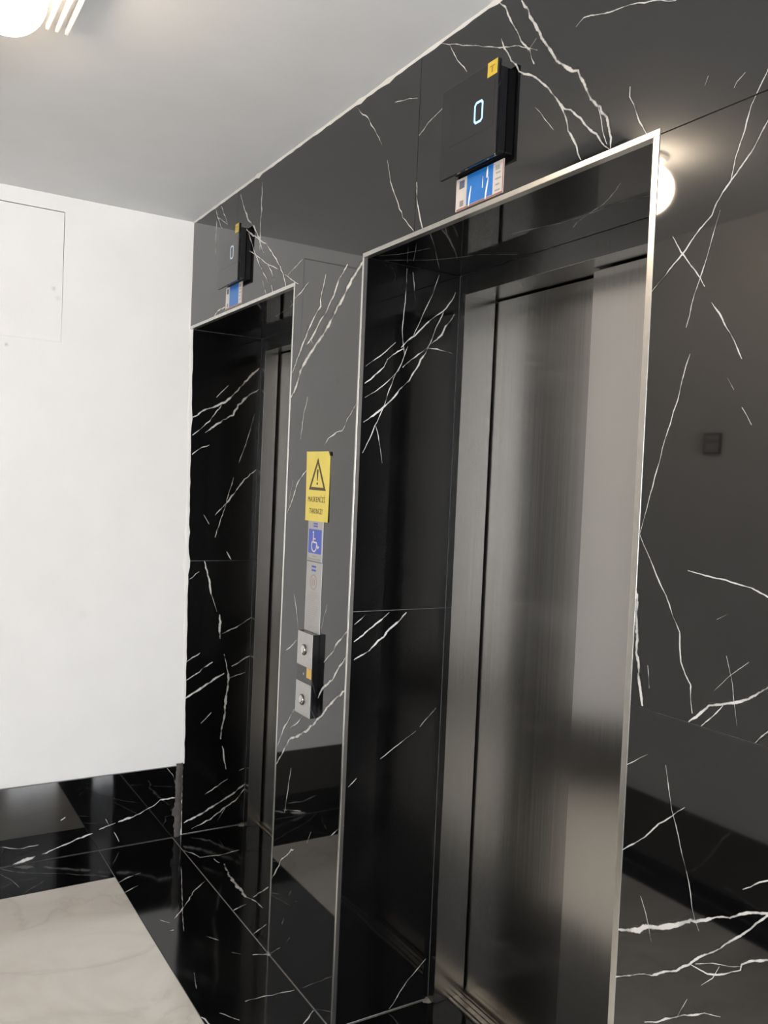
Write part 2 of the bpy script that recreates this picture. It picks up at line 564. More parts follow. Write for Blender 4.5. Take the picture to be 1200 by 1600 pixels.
def plaster(name, col, stains=()):
    m, nt, b = mat(name)
    tc = N(nt, 'ShaderNodeTexCoord')
    nz = N(nt, 'ShaderNodeTexNoise')
    nz.inputs['Scale'].default_value = 5.0
    nz.inputs['Detail'].default_value = 6
    nt.links.new(tc.outputs['Object'], nz.inputs['Vector'])
    rp = ramp(nt, [(0.3, [c * 0.97 for c in col]), (0.7, [min(1, c * 1.01) for c in col])])
    nt.links.new(nz.outputs['Fac'], rp.inputs['Fac'])
    last = rp.outputs['Color']
    for (p, rad, amt) in stains:
        ds = N(nt, 'ShaderNodeVectorMath', operation='DISTANCE')
        nt.links.new(tc.outputs['Object'], ds.inputs[0])
        ds.inputs[1].default_value = p
        wob = N(nt, 'ShaderNodeTexNoise')
        wob.inputs['Scale'].default_value = 60.0
        nt.links.new(tc.outputs['Object'], wob.inputs['Vector'])
        ma = N(nt, 'ShaderNodeMath', operation='MULTIPLY_ADD')
        nt.links.new(wob.outputs['Fac'], ma.inputs[0])
        ma.inputs[1].default_value = rad * 1.4
        nt.links.new(ds.outputs['Value'], ma.inputs[2])
        mr = N(nt, 'ShaderNodeMapRange', interpolation_type='SMOOTHSTEP')
        mr.inputs['From Min'].default_value = rad * 0.6
        mr.inputs['From Max'].default_value = rad * 1.7
        mr.inputs['To Min'].default_value = amt
        mr.inputs['To Max'].default_value = 0.0
        nt.links.new(ma.outputs[0], mr.inputs['Value'])
        mx = N(nt, 'ShaderNodeMixRGB')
        mx.inputs[2].default_value = (0.30, 0.29, 0.28, 1)
        nt.links.new(mr.outputs['Result'], mx.inputs[0])
        nt.links.new(last, mx.inputs[1])
        last = mx.outputs[0]
    nt.links.new(last, b.inputs['Base Color'])
    b.inputs['Roughness'].default_value = 0.75
    bp = N(nt, 'ShaderNodeBump')
    bp.inputs['Strength'].default_value = 0.06
    bp.inputs['Distance'].default_value = 0.004
    n3 = N(nt, 'ShaderNodeTexNoise')
    n3.inputs['Scale'].default_value = 90.0
    n3.inputs['Detail'].default_value = 4
    nt.links.new(tc.outputs['Object'], n3.inputs['Vector'])
    nt.links.new(n3.outputs['Fac'], bp.inputs['Height'])
    nt.links.new(bp.outputs['Normal'], b.inputs['Normal'])
    return m


BLACK = marble_black()
BLACK_REVEAL = marble_black('black_marble_reveal', 0.05, 1.45)
BLACK_FLOOR = marble_black('black_marble_floor', 0.09, 1.5)
VEIN = marble_vein()
CREAM = marble_white()
STEEL = brushed('brushed_steel', (0.57, 0.55, 0.525), 0.21, 0.85, 0.05)
FRAME_STEEL = brushed('brushed_steel_frame', (0.37, 0.37, 0.365), 0.24, 0.6, 0.05)
ALU = plain('satin_aluminium', (0.72, 0.70, 0.66), 0.28, 1.0, noise=0.05, scale=40)
SILL_ALU = plain('worn_aluminium', (0.72, 0.65, 0.55), 0.42, 1.0, noise=0.15, scale=60)
WHITE_WALL = plaster('white_paint', (0.83, 0.82, 0.80), [((0, -0.708, 2.006), 0.011, 0.5), ((0, -0.545, 2.240), 0.013, 0.35),
                                                         ((0, -0.528, 2.205), 0.016, 0.14), ((0, -0.395, 0.969), 0.035, 0.06)])
CEIL = plaster('ceiling_paint', (0.77, 0.775, 0.78))
BEAD = plaster('filler_white', (0.85, 0.83, 0.80))
GROUT = plain('grey_grout', (0.26, 0.24, 0.22), 0.9, noise=0.25, scale=60)
JOINT = plain('grey_joint', (0.42, 0.41, 0.40), 0.8, noise=0.2, scale=60)
SEALANT = plain('grey_sealant', (0.085, 0.078, 0.072), 0.6, noise=0.2, scale=40)
SHAFT = plain('shaft_dark', (0.010, 0.010, 0.010), 0.9)
BLACK_PLASTIC = plain('black_plastic', (0.006, 0.006, 0.007), 0.30)
BLACK_GLASS = plain('black_glass', (0.005, 0.005, 0.006), 0.05, ior=1.72)
SCREEN_GLASS = plain('screen_glass', (0.008, 0.008, 0.009), 0.09, ior=1.68)
WHITE_PLASTIC = plain('white_plastic', (0.75, 0.74, 0.72), 0.35)
STEEL_PLATE = plain('steel_plate', (0.56, 0.54, 0.52), 0.33, 1.0, noise=0.05, scale=80)
CHROME = plain('polished_steel', (0.75, 0.73, 0.70), 0.16, 1.0, noise=0.02)
COLLAR = plain('dark_steel', (0.16, 0.15, 0.14), 0.3, 1.0)
YELLOW = plain('yellow_sticker', (0.78, 0.56, 0.05), 0.35, noise=0.05)
AMBER_DARK = plain('ochre_print', (0.42, 0.27, 0.02), 0.5)
AMBER = plain('amber_sticker', (0.80, 0.50, 0.13), 0.35, noise=0.05)
PAPER_YELLOW = plain('yellow_card', (0.93, 0.76, 0.15), 0.45, noise=0.04, scale=18)
PRINT_BROWN = plain('brown_print', (0.10, 0.075, 0.02), 0.5)
PAPER_GREY = plain('grey_card', (0.50, 0.49, 0.48), 0.4, noise=0.03)
PAPER_WHITE = plain('white_card', (0.78, 0.72, 0.68), 0.35, noise=0.03)
PRINT_BLUE = plain('blue_print', (0.025, 0.225, 0.72), 0.35, noise=0.05, scale=60)
PRINT_INDIGO = plain('indigo_print', (0.085, 0.135, 0.62), 0.4, noise=0.06)
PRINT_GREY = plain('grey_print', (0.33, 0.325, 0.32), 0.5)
PRINT_PALE = plain('pale_print', (0.42, 0.415, 0.405), 0.5)
PRINT_RED = plain('red_print', (0.42, 0.16, 0.13), 0.5)
PRINT_ROSE = plain('rose_print', (0.40, 0.30, 0.29), 0.5)
PRINT_SLATE = plain('slate_print', (0.13, 0.16, 0.24), 0.5)
FILM_GLARE = plain('painted_film_glare', (0.80, 0.82, 0.84), 0.15)  # opaque white stands in for the lamp's glare on clear film
DIGIT = emitter('digit_glow', (0.30, 0.62, 1.0), 1.7)
DIGIT_FAINT = emitter('digit_glow_faint', (0.40, 0.47, 0.58), 0.45)
GLOBE = emitter('globe_glow', (1.0, 0.82, 0.62), LAMP_STRENGTH)
RNG = random.Random(7)


# ------------------------------------------------------------------ marble slabs with veins
def ribbon(bm, uvl, pts, width, lift, P):
    """a vein ribbon laid on the polished face; P maps (a, b, lift) to space"""
    # resample with a slight wander
    out = []
    for i in range(len(pts) - 1):
        a, b_ = Vector(pts[i]), Vector(pts[i + 1])
        n = max(1, int((b_ - a).length / 0.016))
        for k in range(n):
            out.append(a.lerp(b_, k / n))
    out.append(Vector(pts[-1]))
    jit = min(0.0028, width * 0.55)
    for i in range(1, len(out) - 1):
        out[i] = out[i] + Vector((RNG.uniform(-jit, jit), RNG.uniform(-jit, jit)))
    n = len(out)
    L, R, U = [], [], []
    s = 0.0
    for i, p in enumerate(out):
        t = (out[min(i + 1, n - 1)] - out[max(i - 1, 0)])
        if t.length < 1e-7:
            t = Vector((1, 0))
        t.normalize()
        nr = Vector((-t.y, t.x))
        taper = min(1.0, 0.55 + min(i, n - 1 - i) * 0.25)
        h = width * 1.05 * taper
        L.append(bm.verts.new(P(p.x - nr.x * h, p.y - nr.y * h, lift)))
        R.append(bm.verts.new(P(p.x + nr.x * h, p.y + nr.y * h, lift)))
        if i:
            s += (p - out[i - 1]).length
        U.append(s)
    for i in range(n - 1):
        f_ = bm.faces.new((L[i], L[i + 1], R[i + 1], R[i]))
        f_.material_index = 1
        for lp, (uu, vv) in zip(f_.loops, ((U[i], -1), (U[i + 1], -1), (U[i + 1], 1), (U[i], 1))):
            lp[uvl].uv = (uu, vv)


def inside(poly, p):
    c = False
    for (x0, y0), (x1, y1) in zip(poly, poly[1:] + poly[:1]):
        if (y0 > p[1]) != (y1 > p[1]) and p[0] < (x1 - x0) * (p[1] - y0) / (y1 - y0) + x0:
            c = not c
    return c


def clip(poly, a, b_):
    """part of segment a-b inside a convex polygon (counter-clockwise or not)"""
    area = sum(p[0] * q[1] - q[0] * p[1] for p, q in zip(poly, poly[1:] + poly[:1]))
    t0, t1 = 0.0, 1.0
    d = (b_[0] - a[0], b_[1] - a[1])
    for p, q in zip(poly, poly[1:] + poly[:1]):
        e = (q[0] - p[0], q[1] - p[1])
        nx, ny = (-e[1], e[0]) if area > 0 else (e[1], -e[0])
        num = (a[0] - p[0]) * nx + (a[1] - p[1]) * ny
        den = d[0] * nx + d[1] * ny
        if abs(den) < 1e-12:
            if num < 0:
                return None
            continue
        t = -num / den
        if den > 0:
            t0 = max(t0, t)
        else:
            t1 = min(t1, t)
    if t1 - t0 < 1e-6:
        return None
    return ((a[0] + d[0] * t0, a[1] + d[1] * t0), (a[0] + d[0] * t1, a[1] + d[1] * t1))


def clip_line(poly, pts):
    runs, cur = [], []
    for a, b_ in zip(pts, pts[1:]):
        c = clip(poly, a, b_)
        if c is None:
            if len(cur) > 1:
                runs.append(cur)
            cur = []
            continue
        if cur and (abs(cur[-1][0] - c[0][0]) + abs(cur[-1][1] - c[0][1])) < 1e-6:
            cur.append(c[1])
        else:
            if len(cur) > 1:
                runs.append(cur)
            cur = [c[0], c[1]]
    if len(cur) > 1:
        runs.append(cur)
    return runs


def slab(name, parent, poly, axis, front, thick, veins, flip=1, m=None, bevel=0.0006):
    """marble slab: polygon in the two other axes, polished face at `front`, body behind it.
    flip=+1: the polished face looks towards +axis, -1: towards -axis"""
    bm = bmesh.new()
    uvl = bm.loops.layers.uv.new('vein')
    back = front - flip * thick
    prism(bm, poly, axis, front, back)
    es = [e for e in bm.edges if all(abs(v.co[axis] - front) < 1e-6 for v in e.verts)]
    if bevel:
        bmesh.ops.bevel(bm, geom=es, offset=bevel, segments=1, affect='EDGES')
    bmesh.ops.recalc_face_normals(bm, faces=bm.faces)

    def P(a, b_, l):
        c = front + flip * l
        return ((c, a, b_), (a, c, b_), (a, b_, c))[axis]
    lift = 0.00015
    for (w, pts) in veins:
        w = w / 1000.0
        pts = [(p[0] / 1000.0, p[1] / 1000.0) for p in pts]
        # grow a hair so that the clip, not a gap, ends the vein at the slab's edge
        cx = sum(p[0] for p in poly) / len(poly)
        cy = sum(p[1] for p in poly) / len(poly)
        ip = [(cx + (p[0] - cx) * 1.0 - math.copysign(0.0008, p[0] - cx), cy + (p[1] - cy) - math.copysign(0.0008, p[1] - cy)) for p in poly]
        for run in clip_line(ip, pts):
            lg = sum(math.dist(a, b_) for a, b_ in zip(run, run[1:]))
            if lg < 0.006:
                continue
            ribbon(bm, uvl, run, w, lift, P)
            lift += 0.00002
    me = bpy.data.meshes.new(name)
    bm.to_mesh(me)
    bm.free()
    me.materials.append(m or BLACK)
    me.materials.append(VEIN)
    o = bpy.data.objects.new(name, me)
    COL.objects.link(o)
    o.parent = parent
    return o


def rect(a0, a1, b0, b1):
    return [(a0, b0), (a1, b0), (a1, b1), (a0, b1)]


def wild(n, a0, a1, b0, b1, seed, ang=(0.5, 1.1), w=(1.2, 4)):
    """veins for faces the photograph does not show"""
    g = random.Random(seed)
    out = []
    for _ in range(n):
        x, y = g.uniform(a0, a1), g.uniform(b0, b1)
        an = g.uniform(*ang) * g.choice((1, 1, 1, -1))
        pts = [(x, y)]
        for k in range(g.randint(3, 9)):
            an += g.uniform(-0.25, 0.25)
            st = g.uniform(30, 80)
            x, y = x + st * math.cos(an), y + st * math.sin(an)
            pts.append((x, y))
        out.append((g.uniform(*w), pts))
    return out


# ------------------------------------------------------------------ dimensions
H = 2.60          # ceiling
HT = 2.156        # top of the lift openings
XA, XB, XC = 1.0236, 1.4725, 2.4845   # pier left, pier right / opening left, opening right
D = 0.325         # depth of the marble reveals
YF = -1.65        # opposite wall
ZJ = 1.168        # horizontal joint
FB = 0.043        # the white wall runs this far into the left reveal at the floor
BB = 0.305        # baseboard height
XEND = ROOM_END
FLOORX = (0.0, XEND)

# ------------------------------------------------------------------ floor
fl = bx('floor', GROUT, None, -0.05, XEND, YF - 0.05, 0.62, -0.12, -0.002)
struct(fl)
g = 0.0012
strip_joints = [0.016, 0.2735, 1.4725, 2.67, 3.87, 5.07, XEND - 0.004]
for a, b_ in zip(strip_joints, strip_joints[1:]):
    v = VEINS['floor'] if b_ < 2.7 else wild(6, a * 1000, b_ * 1000, -305, 0, int(a * 100), (0.2, 1.0))
    if 1.4 < a < 2.0:
        v = v + wild(5, a * 1000, b_ * 1000, -305, 0, 5)
    slab('floor_tile', fl, rect(a + g, b_ - g, -0.3045 + g, -0.0022), 2, 0.0, 0.0019, v, m=BLACK_FLOOR)
for (x0, x1) in ((0.004, 0.2735), (0.2735, XA), (XB, XC)):
    a, b_ = x0 + g, x1 - g
    if x1 == XA:
        b_ = XA - 0.003
    if x0 == XB:
        a = XB + 0.003
        b_ = XC - 0.003
    slab('floor_tile', fl, rect(a, b_, 0.0022, 0.3785), 2, 0.0, 0.0019, VEINS['floor'], m=BLACK_FLOOR)
border = [-0.305, -0.92, -1.522]
for a, b_ in zip(border, border[1:]):
    slab('floor_tile', fl, rect(0.016, 0.2755 - g, b_ + g, a - g), 2, 0.0, 0.0019, wild(4, 0, 270, b_ * 1000, a * 1000, int(-a * 900), (0.2, 1), (1, 2)), m=BLACK_FLOOR)
for k in range(6):
    a = max(0.0175, 0.0175 + k * 1.2)
    b_ = min(XEND - 0.004, a + 1.2)
    if b_ - a > 0.05:
        slab('floor_tile', fl, rect(a, b_ - g, YF + 0.016, -1.5225 - g), 2, 0.0, 0.0019, wild(3, a * 1000, b_ * 1000, -1640, -1520, 40 + k, (0.1, 0.6), (1, 2)), m=BLACK_FLOOR)
xs = [0.2762, 1.476, 2.676, 3.876, 5.076, XEND - 0.004]
for a, b_ in zip(xs, xs[1:]):
    slab('floor_tile', fl, rect(a + 0.0004, b_ - 0.0004, -1.5222 + 0.0004, -0.3050 - 0.0004), 2, 0.0, 0.0019, [], m=CREAM)

for (cx, cy, r_) in ((0.006, D - 0.010, 0.020), (XB + 0.006, D - 0.008, 0.017), (XA + 0.010, -0.003, 0.010)):
    bm = bmesh.new()
    g5 = random.Random(int(cx * 100))
    base = [bm.verts.new((cx + r_ * g5.uniform(0.6, 1.1) * math.cos(k * math.pi / 5), cy + r_ * g5.uniform(0.6, 1.1) * math.sin(k * math.pi / 5), 0.0002)) for k in range(10)]
    top = bm.verts.new((cx - 0.004, cy + 0.002, 0.010))
    for k in range(10):
        bm.faces.new((base[k], base[(k + 1) % 10], top))
    obj('filler_dab', bm, GROUT, fl, smooth=True)

# ------------------------------------------------------------------ ceiling
ce = struct(bx('ceiling', CEIL, None, -0.05, XEND, YF - 0.05, 0.62, H, H + 0.1))

# ------------------------------------------------------------------ left white wall with its access panel
bm = bmesh.new()
PY0, PY1, PZ0, PZ1 = -1.10, -0.5125, 2.038, 2.5400
box(bm, -0.14, -0.012, YF - 0.05, 0.0, 0, H)
prism(bm, [(YF - 0.05, 0), (FB, 0), (0.0, HT), (0.0, PZ0), (YF - 0.05, PZ0)][0:2] + [(0.0025, PZ0), (YF - 0.05, PZ0)], 0, -0.012, 0.0)
box(bm, -0.012, 0, YF - 0.05, PY0, PZ0, PZ1)
box(bm, -0.012, 0, PY1, 0.0, PZ0, PZ1)
box(bm, -0.012, 0, YF - 0.05, 0.0, PZ1, H)
wl = struct(obj('wall_left', bm, WHITE_WALL))
bm = bmesh.new()
prism(bm, [(PY0 + 0.002, PZ0 + 0.0004), (PY1 - 0.0004, PZ0 + 0.0004), (PY1 - 0.0028, PZ1 - 0.0036), (PY0 + 0.002, PZ1 - 0.0045)], 0, -0.010, -0.0002)
obj('access_panel', bm, WHITE_WALL, wl)
bx('panel_gap_shade', PRINT_GREY, wl, -0.0119, -0.0105, PY0 + 0.001, PY1 - 0.0001, PZ0 + 0.0002, PZ1 - 0.0001)  # grey sheet behind the panel, the gap's shade put into its colour

# black marble baseboard of the left wall, its sealant bead at the corner
bl = empty('baseboard_left')
struct(bl)
slab('marble_slab', bl, rect(-1.634, 0.006, 0.0025, BB), 0, 0.012, 0.0118, VEINS['baseboard'] + wild(5, -1600, -760, 0, 300, 3, (0.1, 0.6)))
bm = bmesh.new()
gs = random.Random(3)
L_, R_ = [], []
zz = [0.001 + i * (BB + 0.01) / 26 for i in range(27)]
for i, z in enumerate(zz):
    wv = 0.016 + gs.uniform(-0.002, 0.003) + (0.012 if 8 <= i <= 10 else 0) + (0.004 if 3 <= i <= 5 else 0)
    yc = 0.022 + gs.uniform(-0.002, 0.002)
    L_.append((yc - wv, z))
    R_.append((yc + 0.016 + gs.uniform(-0.002, 0.002), z))
for i in range(26):
    vs = []
    for (p, x) in ((L_[i], 0.0122), (L_[i + 1], 0.0122), (((L_[i + 1][0] + R_[i + 1][0]) / 2, L_[i + 1][1]), 0.016),
                   (((L_[i][0] + R_[i][0]) / 2, L_[i][1]), 0.016), (R_[i], 0.0022), (R_[i + 1], 0.0022)):
        vs.append(bm.verts.new((x, p[0], p[1])))
    bm.faces.new((vs[0], vs[1], vs[2], vs[3]))
    bm.faces.new((vs[3], vs[2], vs[5], vs[4]))
bmesh.ops.remove_doubles(bm, verts=bm.verts, dist=1e-5)
obj('sealant_bead', bm, SEALANT, bl, smooth=True)

# ------------------------------------------------------------------ lift wall
bm = bmesh.new()
T = 0.0034          # bed behind the 3 mm facing
TH = 0.0031
box(bm, 0.0, XEND, T, 0.62, HT + T, H)                   # over the openings
box(bm, XA + T, XB - T, T, 0.62, 0, HT + T)              # pier
box(bm, XC + T, XEND, T, 0.62, 0, HT + T)                # right of the openings
box(bm, -0.14, -T, 0.0, 0.62, 0, HT + T)                 # left of the left opening
box(bm, -0.14, 0.0, T, 0.62, HT + T, H)
wb = struct(obj('wall_back', bm, JOINT))
jw = 0.0006
V = VEINS['wall']
hx = [0.001, 0.5015, 1.7215, 2.94, 4.16, 5.38, XEND - 0.002]
for a, b_ in zip(hx, hx[1:]):
    vv = V if b_ < 3 else wild(10, a * 1000, b_ * 1000, 2150, 2600, int(a * 10))
    slab('marble_slab', wb, rect(a + jw, b_ - jw, HT + (0.00004 if 0.5 < a < 1 else jw), H - 0.001), 1, 0.0, TH, vv, flip=-1, bevel=0 if 0.5 < a < 1 else 0.0006)
slab('marble_slab', wb, rect(XA + 0.001, XB - 0.001, 0.003, HT - 0.00004), 1, 0.0, TH, V, flip=-1, bevel=0)
rx = [XC + 0.001, 3.70, 4.92, 6.0, XEND - 0.002]
for a, b_ in zip(rx, rx[1:]):
    for (z0, z1) in ((0.003, ZJ), (ZJ, HT)):
        vv = V + wild(4, 2900, 3690, z0 * 1000, z1 * 1000, int(z0 * 10) + 1) if b_ < 3.8 else wild(8, a * 1000, b_ * 1000, z0 * 1000, z1 * 1000, int(a * 10 + z0))
        slab('marble_slab', wb, rect(a + jw, b_ - jw, z0 + jw, z1 - jw), 1, 0.0, TH, vv, flip=-1)
# reveals (two courses each side of each opening) and soffits


def yb(z):
    return FB + (0.002 - FB) * z / HT


for (z0, z1) in ((0.003, ZJ + 0.012), (ZJ + 0.012, HT)):
    slab('marble_slab', wb, [(yb(z0), z0 + jw), (D - 0.0005, z0 + jw), (D - 0.0005, z1 - jw), (yb(z1), z1 - jw)], 0, 0.0005, 0.0036,
         VEINS['left_reveal'], flip=1, m=BLACK_REVEAL)
    slab('marble_slab', wb, rect(TH + 0.0002, D - 0.0005, z0 + jw, z1 - jw), 0, XB, TH, VEINS['right_reveal'], flip=1, m=BLACK_REVEAL)
    slab('marble_slab', wb, rect(TH + 0.0002, D - 0.0005, z0 + jw, z1 - jw), 0, XA, TH, wild(6, 0, 320, z0 * 1000, z1 * 1000, 60 + int(z0)), flip=-1)
    slab('marble_slab', wb, rect(TH + 0.0002, D - 0.0005, z0 + jw, z1 - jw), 0, XC, TH, wild(6, 0, 320, z0 * 1000, z1 * 1000, 70 + int(z0)), flip=-1)
slab('marble_slab', wb, rect(0.0015, XA + TH, TH + 0.0002, D - 0.0005), 2, HT, TH, wild(3, 0, 1000, 50, 300, 81, (0.1, 0.5), (1, 2)), flip=-1, m=BLACK_REVEAL)
slab('marble_slab', wb, rect(XB - TH, XC + TH, TH + 0.0002, D - 0.0005), 2, HT, TH,
     [(1.5, [(1480, 60), (1560, 150), (1600, 180), (1700, 230), (1760, 300)]), (1.2, [(1500, 20), (1560, 60), (1660, 90)])] + wild(2, 1800, 2400, 50, 300, 82, (0.1, 0.5), (1, 2)), flip=-1, m=BLACK_REVEAL)

# ------------------------------------------------------------------ opposite wall, its marble skirting and window wall behind the camera
wf = struct(bx('wall_front', WHITE_WALL, None, 0.0, XEND, YF - 0.14, YF, 0, H))
bf = empty('baseboard_front')
struct(bf)
for k in range(6):
    a = 0.0145 + 1.2 * k
    b_ = min(XEND - 0.004, a + 1.2)
    if b_ - a > 0.03:
        slab('marble_slab', bf, rect(a + jw, b_ - jw, 0.0025, BB), 1, YF + 0.012, 0.0118, wild(5, a * 1000, b_ * 1000, 0, 300, 90 + k, (0.1, 0.6)), flip=1)
bm = bmesh.new()
y0, y1, z0, z1 = WIN
box(bm, XEND, XEND + 0.16, YF - 0.14, y0, 0, H)
box(bm, XEND, XEND + 0.16, y1, 0.62, 0, H)
box(bm, XEND, XEND + 0.16, y0, y1, 0, z0)
box(bm, XEND, XEND + 0.16, y0, y1, z1, H)
wr = struct(obj('wall_right', bm, WHITE_WALL))
wn = empty('window_1', (XEND + 0.06, (y0 + y1) / 2, z0))
struct(wn)
fw = 0.05
bm = bmesh.new()
for (a, b_, c, d) in ((y0, y1, z0, z0 + fw), (y0, y1, z1 - fw, z1), (y0, y0 + fw, z0 + fw, z1 - fw), (y1 - fw, y1, z0 + fw, z1 - fw),
                      ((y0 + y1) / 2 - 0.02, (y0 + y1) / 2 + 0.02, z0 + fw, z1 - fw)):
    box(bm, XEND + 0.05, XEND + 0.10, a, b_, c, d)
obj('window_frame', bm, WHITE_PLASTIC, wn)

# ------------------------------------------------------------------ lift doors
def lift_door(n, x0, x1, strip, near):
    """two-leaf telescopic lift door; near = which side ('left' / 'right') the leaf nearer the hall is on"""
    d = empty('door_%d' % n, ((x0 + x1) / 2, D, 0))
    struct(d)
    zh = 2.097
    deep, shallow = 0.434, 0.386
    bm = bmesh.new()
    box(bm, x0 + 0.001, x0 + strip, D, shallow if near == 'left' else deep, 0.0012, HT - 0.0005, 0.0008)
    obj('jamb', bm, FRAME_STEEL, d)
    bm = bmesh.new()
    box(bm, x1 - strip, x1 - 0.001, D, deep if near == 'left' else shallow, 0.0012, HT - 0.0005, 0.0008)
    obj('jamb', bm, FRAME_STEEL, d)
    bm = bmesh.new()
    box(bm, x0 + strip, x1 - strip, D, 0.500, zh, HT - 0.0005, 0.0008)
    obj('header', bm, FRAME_STEEL, d)
    if near == 'left':
        xo = x0 + 0.52
        spans = ((xo - 0.03, x1 - 0.012, 0.4405), (x0 + 0.010, xo, 0.395))
    else:
        xo = x0 + 0.4725
        spans = ((x0 + 0.012, xo + 0.03, 0.4405), (xo, x1 - 0.010, 0.395))
    for (a, b_, yy) in spans:
        bm = bmesh.new()
        box(bm, a, b_, yy, yy + 0.030, 0.009, zh - 0.0045, 0.0015)
        obj('door_panel', bm, STEEL, d)
    # grooved threshold
    s = bx('sill', SHAFT, d, x0 + 0.012, x1 - 0.012, 0.379, 0.505, -0.0016, -0.0006)
    for (a, b_) in ((0.380, 0.3885), (0.3945, 0.4110), (0.4145, 0.4275), (0.4330, 0.4480), (0.4520, 0.4640), (0.4700, 0.5040)):
        bm = bmesh.new()
        box(bm, x0 + 0.012, x1 - 0.012, a, b_, -0.0006, 0.0045, 0.0008)
        o = obj('sill_rib', bm, SILL_ALU, s)
    bx('shaft_back', SHAFT, d, x0 - 0.01, x1 + 0.01, 0.56, 0.60, 0, HT)
    return d


lift_door(1, 0.001, XA, 0.043, 'left')
lift_door(2, XB, XC, 0.031, 'right')

# ------------------------------------------------------------------ aluminium edge trims of the openings, plaster beads
def trim(n, horizontal, a0, a1, edge, side, face, m=ALU, leg=0.016):
    """L-profile; `edge` is the opening's edge, side = direction from the edge onto the wall face"""
    bm = bmesh.new()
    e1 = edge + side * face
    lo_, hi_ = min(edge, e1), max(edge, e1)
    t = 0.0012
    e2 = edge - side * t
    l0, l1 = min(edge, e2), max(edge, e2)
    if horizontal:
        box(bm, a0, a1, -t, -0.0003, lo_, hi_, 0.0003)
        box(bm, a0, a1, -t, leg, l0, l1, 0.0003)
    else:
        box(bm, lo_, hi_, -t, -0.0003, a0, a1, 0.0003)
        box(bm, l0, l1, -t, leg, a0, a1, 0.0003)
    return struct(obj('trim_%d' % n, bm, m))


trim(1, True, 0.002, XA + 0.008, HT, 1, 0.0105)
trim(2, False, 0.002, HT - 0.0015, XA, 1, 0.0075)
trim(3, True, XB - 0.007, XC + 0.013, HT, 1, 0.0105)
trim(4, False, 0.002, HT - 0.0015, XB, -1, 0.0072, leg=0.011)
trim(5, False, 0.002, HT - 0.0015, XC, 1, 0.0125)


def bead(n, pts, w0, seed, ax):
    """an uneven line of filler along a corner: pts (start, end)"""
    g2 = random.Random(seed)
    bm = bmesh.new()
    a, b_ = Vector(pts[0]), Vector(pts[1])
    k = int((b_ - a).length / 0.03)
    rows = []
    for i in range(k + 1):
        p = a.lerp(b_, i / k)
        w = w0 * (0.8 + 0.5 * g2.random() + (0.9 if g2.random() < 0.06 else 0))
        if ax == 'ceil':       # between ceiling and lift wall
            q = [(p.x, -0.0003, H - w), (p.x, -0.004, H - w * 0.5), (p.x, -w * 0.8, H - 0.0004)]
        else:                  # vertical corner between white wall and lift wall
            y = p.y
            q = [(0.0003, y - w * 0.9, p.z), (0.004, y - w * 0.3, p.z), (0.0014, y + w * 0.6, p.z)]
        rows.append([bm.verts.new(v) for v in q])
    for s, t in zip(rows, rows[1:]):
        for j in range(2):
            bm.faces.new((s[j], t[j], t[j + 1], s[j + 1]))
    return struct(obj('trim_%d' % n, bm, BEAD, smooth=True))


bead(6, ((0.002, 0, H), (XEND - 0.01, 0, H)), 0.0058, 4, 'ceil')
bead(7, ((0, yb(BB), BB + 0.005), (0, 0.0, H - 0.004)), 0.010, 5, 'corner')

# ------------------------------------------------------------------ print helpers
def text_mesh(name, s, m, parent, cx, y, cz, size, sx=1.0, ext=0.0002, spacing=1.0):
    cu = bpy.data.curves.new(name, 'FONT')
    cu.body = s
    cu.size = size
    cu.align_x = 'CENTER'
    cu.align_y = 'CENTER'
    cu.extrude = ext
    cu.space_character = spacing
    cu.resolution_u = 3
    t = bpy.data.objects.new(name, cu)
    COL.objects.link(t)
    dg = bpy.context.evaluated_depsgraph_get()
    me = bpy.data.meshes.new_from_object(t.evaluated_get(dg))
    bpy.data.objects.remove(t, do_unlink=True)
    for v in me.vertices:
        x, yy, z = v.co
        v.co = (cx + x * sx, y - z, cz + yy)
    me.materials.clear()
    me.materials.append(m)
    o = bpy.data.objects.new(name, me)
    COL.objects.link(o)
    o.parent = parent
    o.matrix_parent_inverse = Matrix.Translation(-Vector(parent.location))
    return o


def stroke(bm, pts, w, y0, y1, closed=False):
    """flat stroke in the x-z plane with mitred joints"""
    P = [Vector(p) for p in pts]
    n = len(P)
    A, B = [], []
    for i in range(n):
        if closed:
            d0, d1 = (P[i] - P[i - 1]).normalized(), (P[(i + 1) % n] - P[i]).normalized()
        else:
            d0 = (P[i] - P[i - 1]).normalized() if i else (P[1] - P[0]).normalized()
            d1 = (P[i + 1] - P[i]).normalized() if i < n - 1 else d0
        t = d0 + d1
        t.normalize()
        nr = Vector((-t.y, t.x))
        k = 1.0 / max(0.35, nr.dot(Vector((-d1.y, d1.x))))
        A.append(P[i] + nr * w / 2 * k)
        B.append(P[i] - nr * w / 2 * k)
    rng = range(n if closed else n - 1)
    va = [[bm.verts.new((p.x, y, p.y)) for p in A] for y in (y0, y1)]
    vb = [[bm.verts.new((p.x, y, p.y)) for p in B] for y in (y0, y1)]
    for i in rng:
        j = (i + 1) % n
        bm.faces.new((va[0][i], va[0][j], vb[0][j], vb[0][i]))
        bm.faces.new((va[1][i], vb[1][i], vb[1][j], va[1][j]))
        bm.faces.new((va[0][i], va[1][i], va[1][j], va[0][j]))
        bm.faces.new((vb[0][i], vb[0][j], vb[1][j], vb[1][i]))
    if not closed:
        for i in (0, n - 1):
            bm.faces.new((va[0][i], vb[0][i], vb[1][i], va[1][i]))


def arc(cx, cz, r_, a0, a1, n):
    return [(cx + r_ * math.cos(a0 + (a1 - a0) * i / n), cz + r_ * math.sin(a0 + (a1 - a0) * i / n)) for i in range(n + 1)]


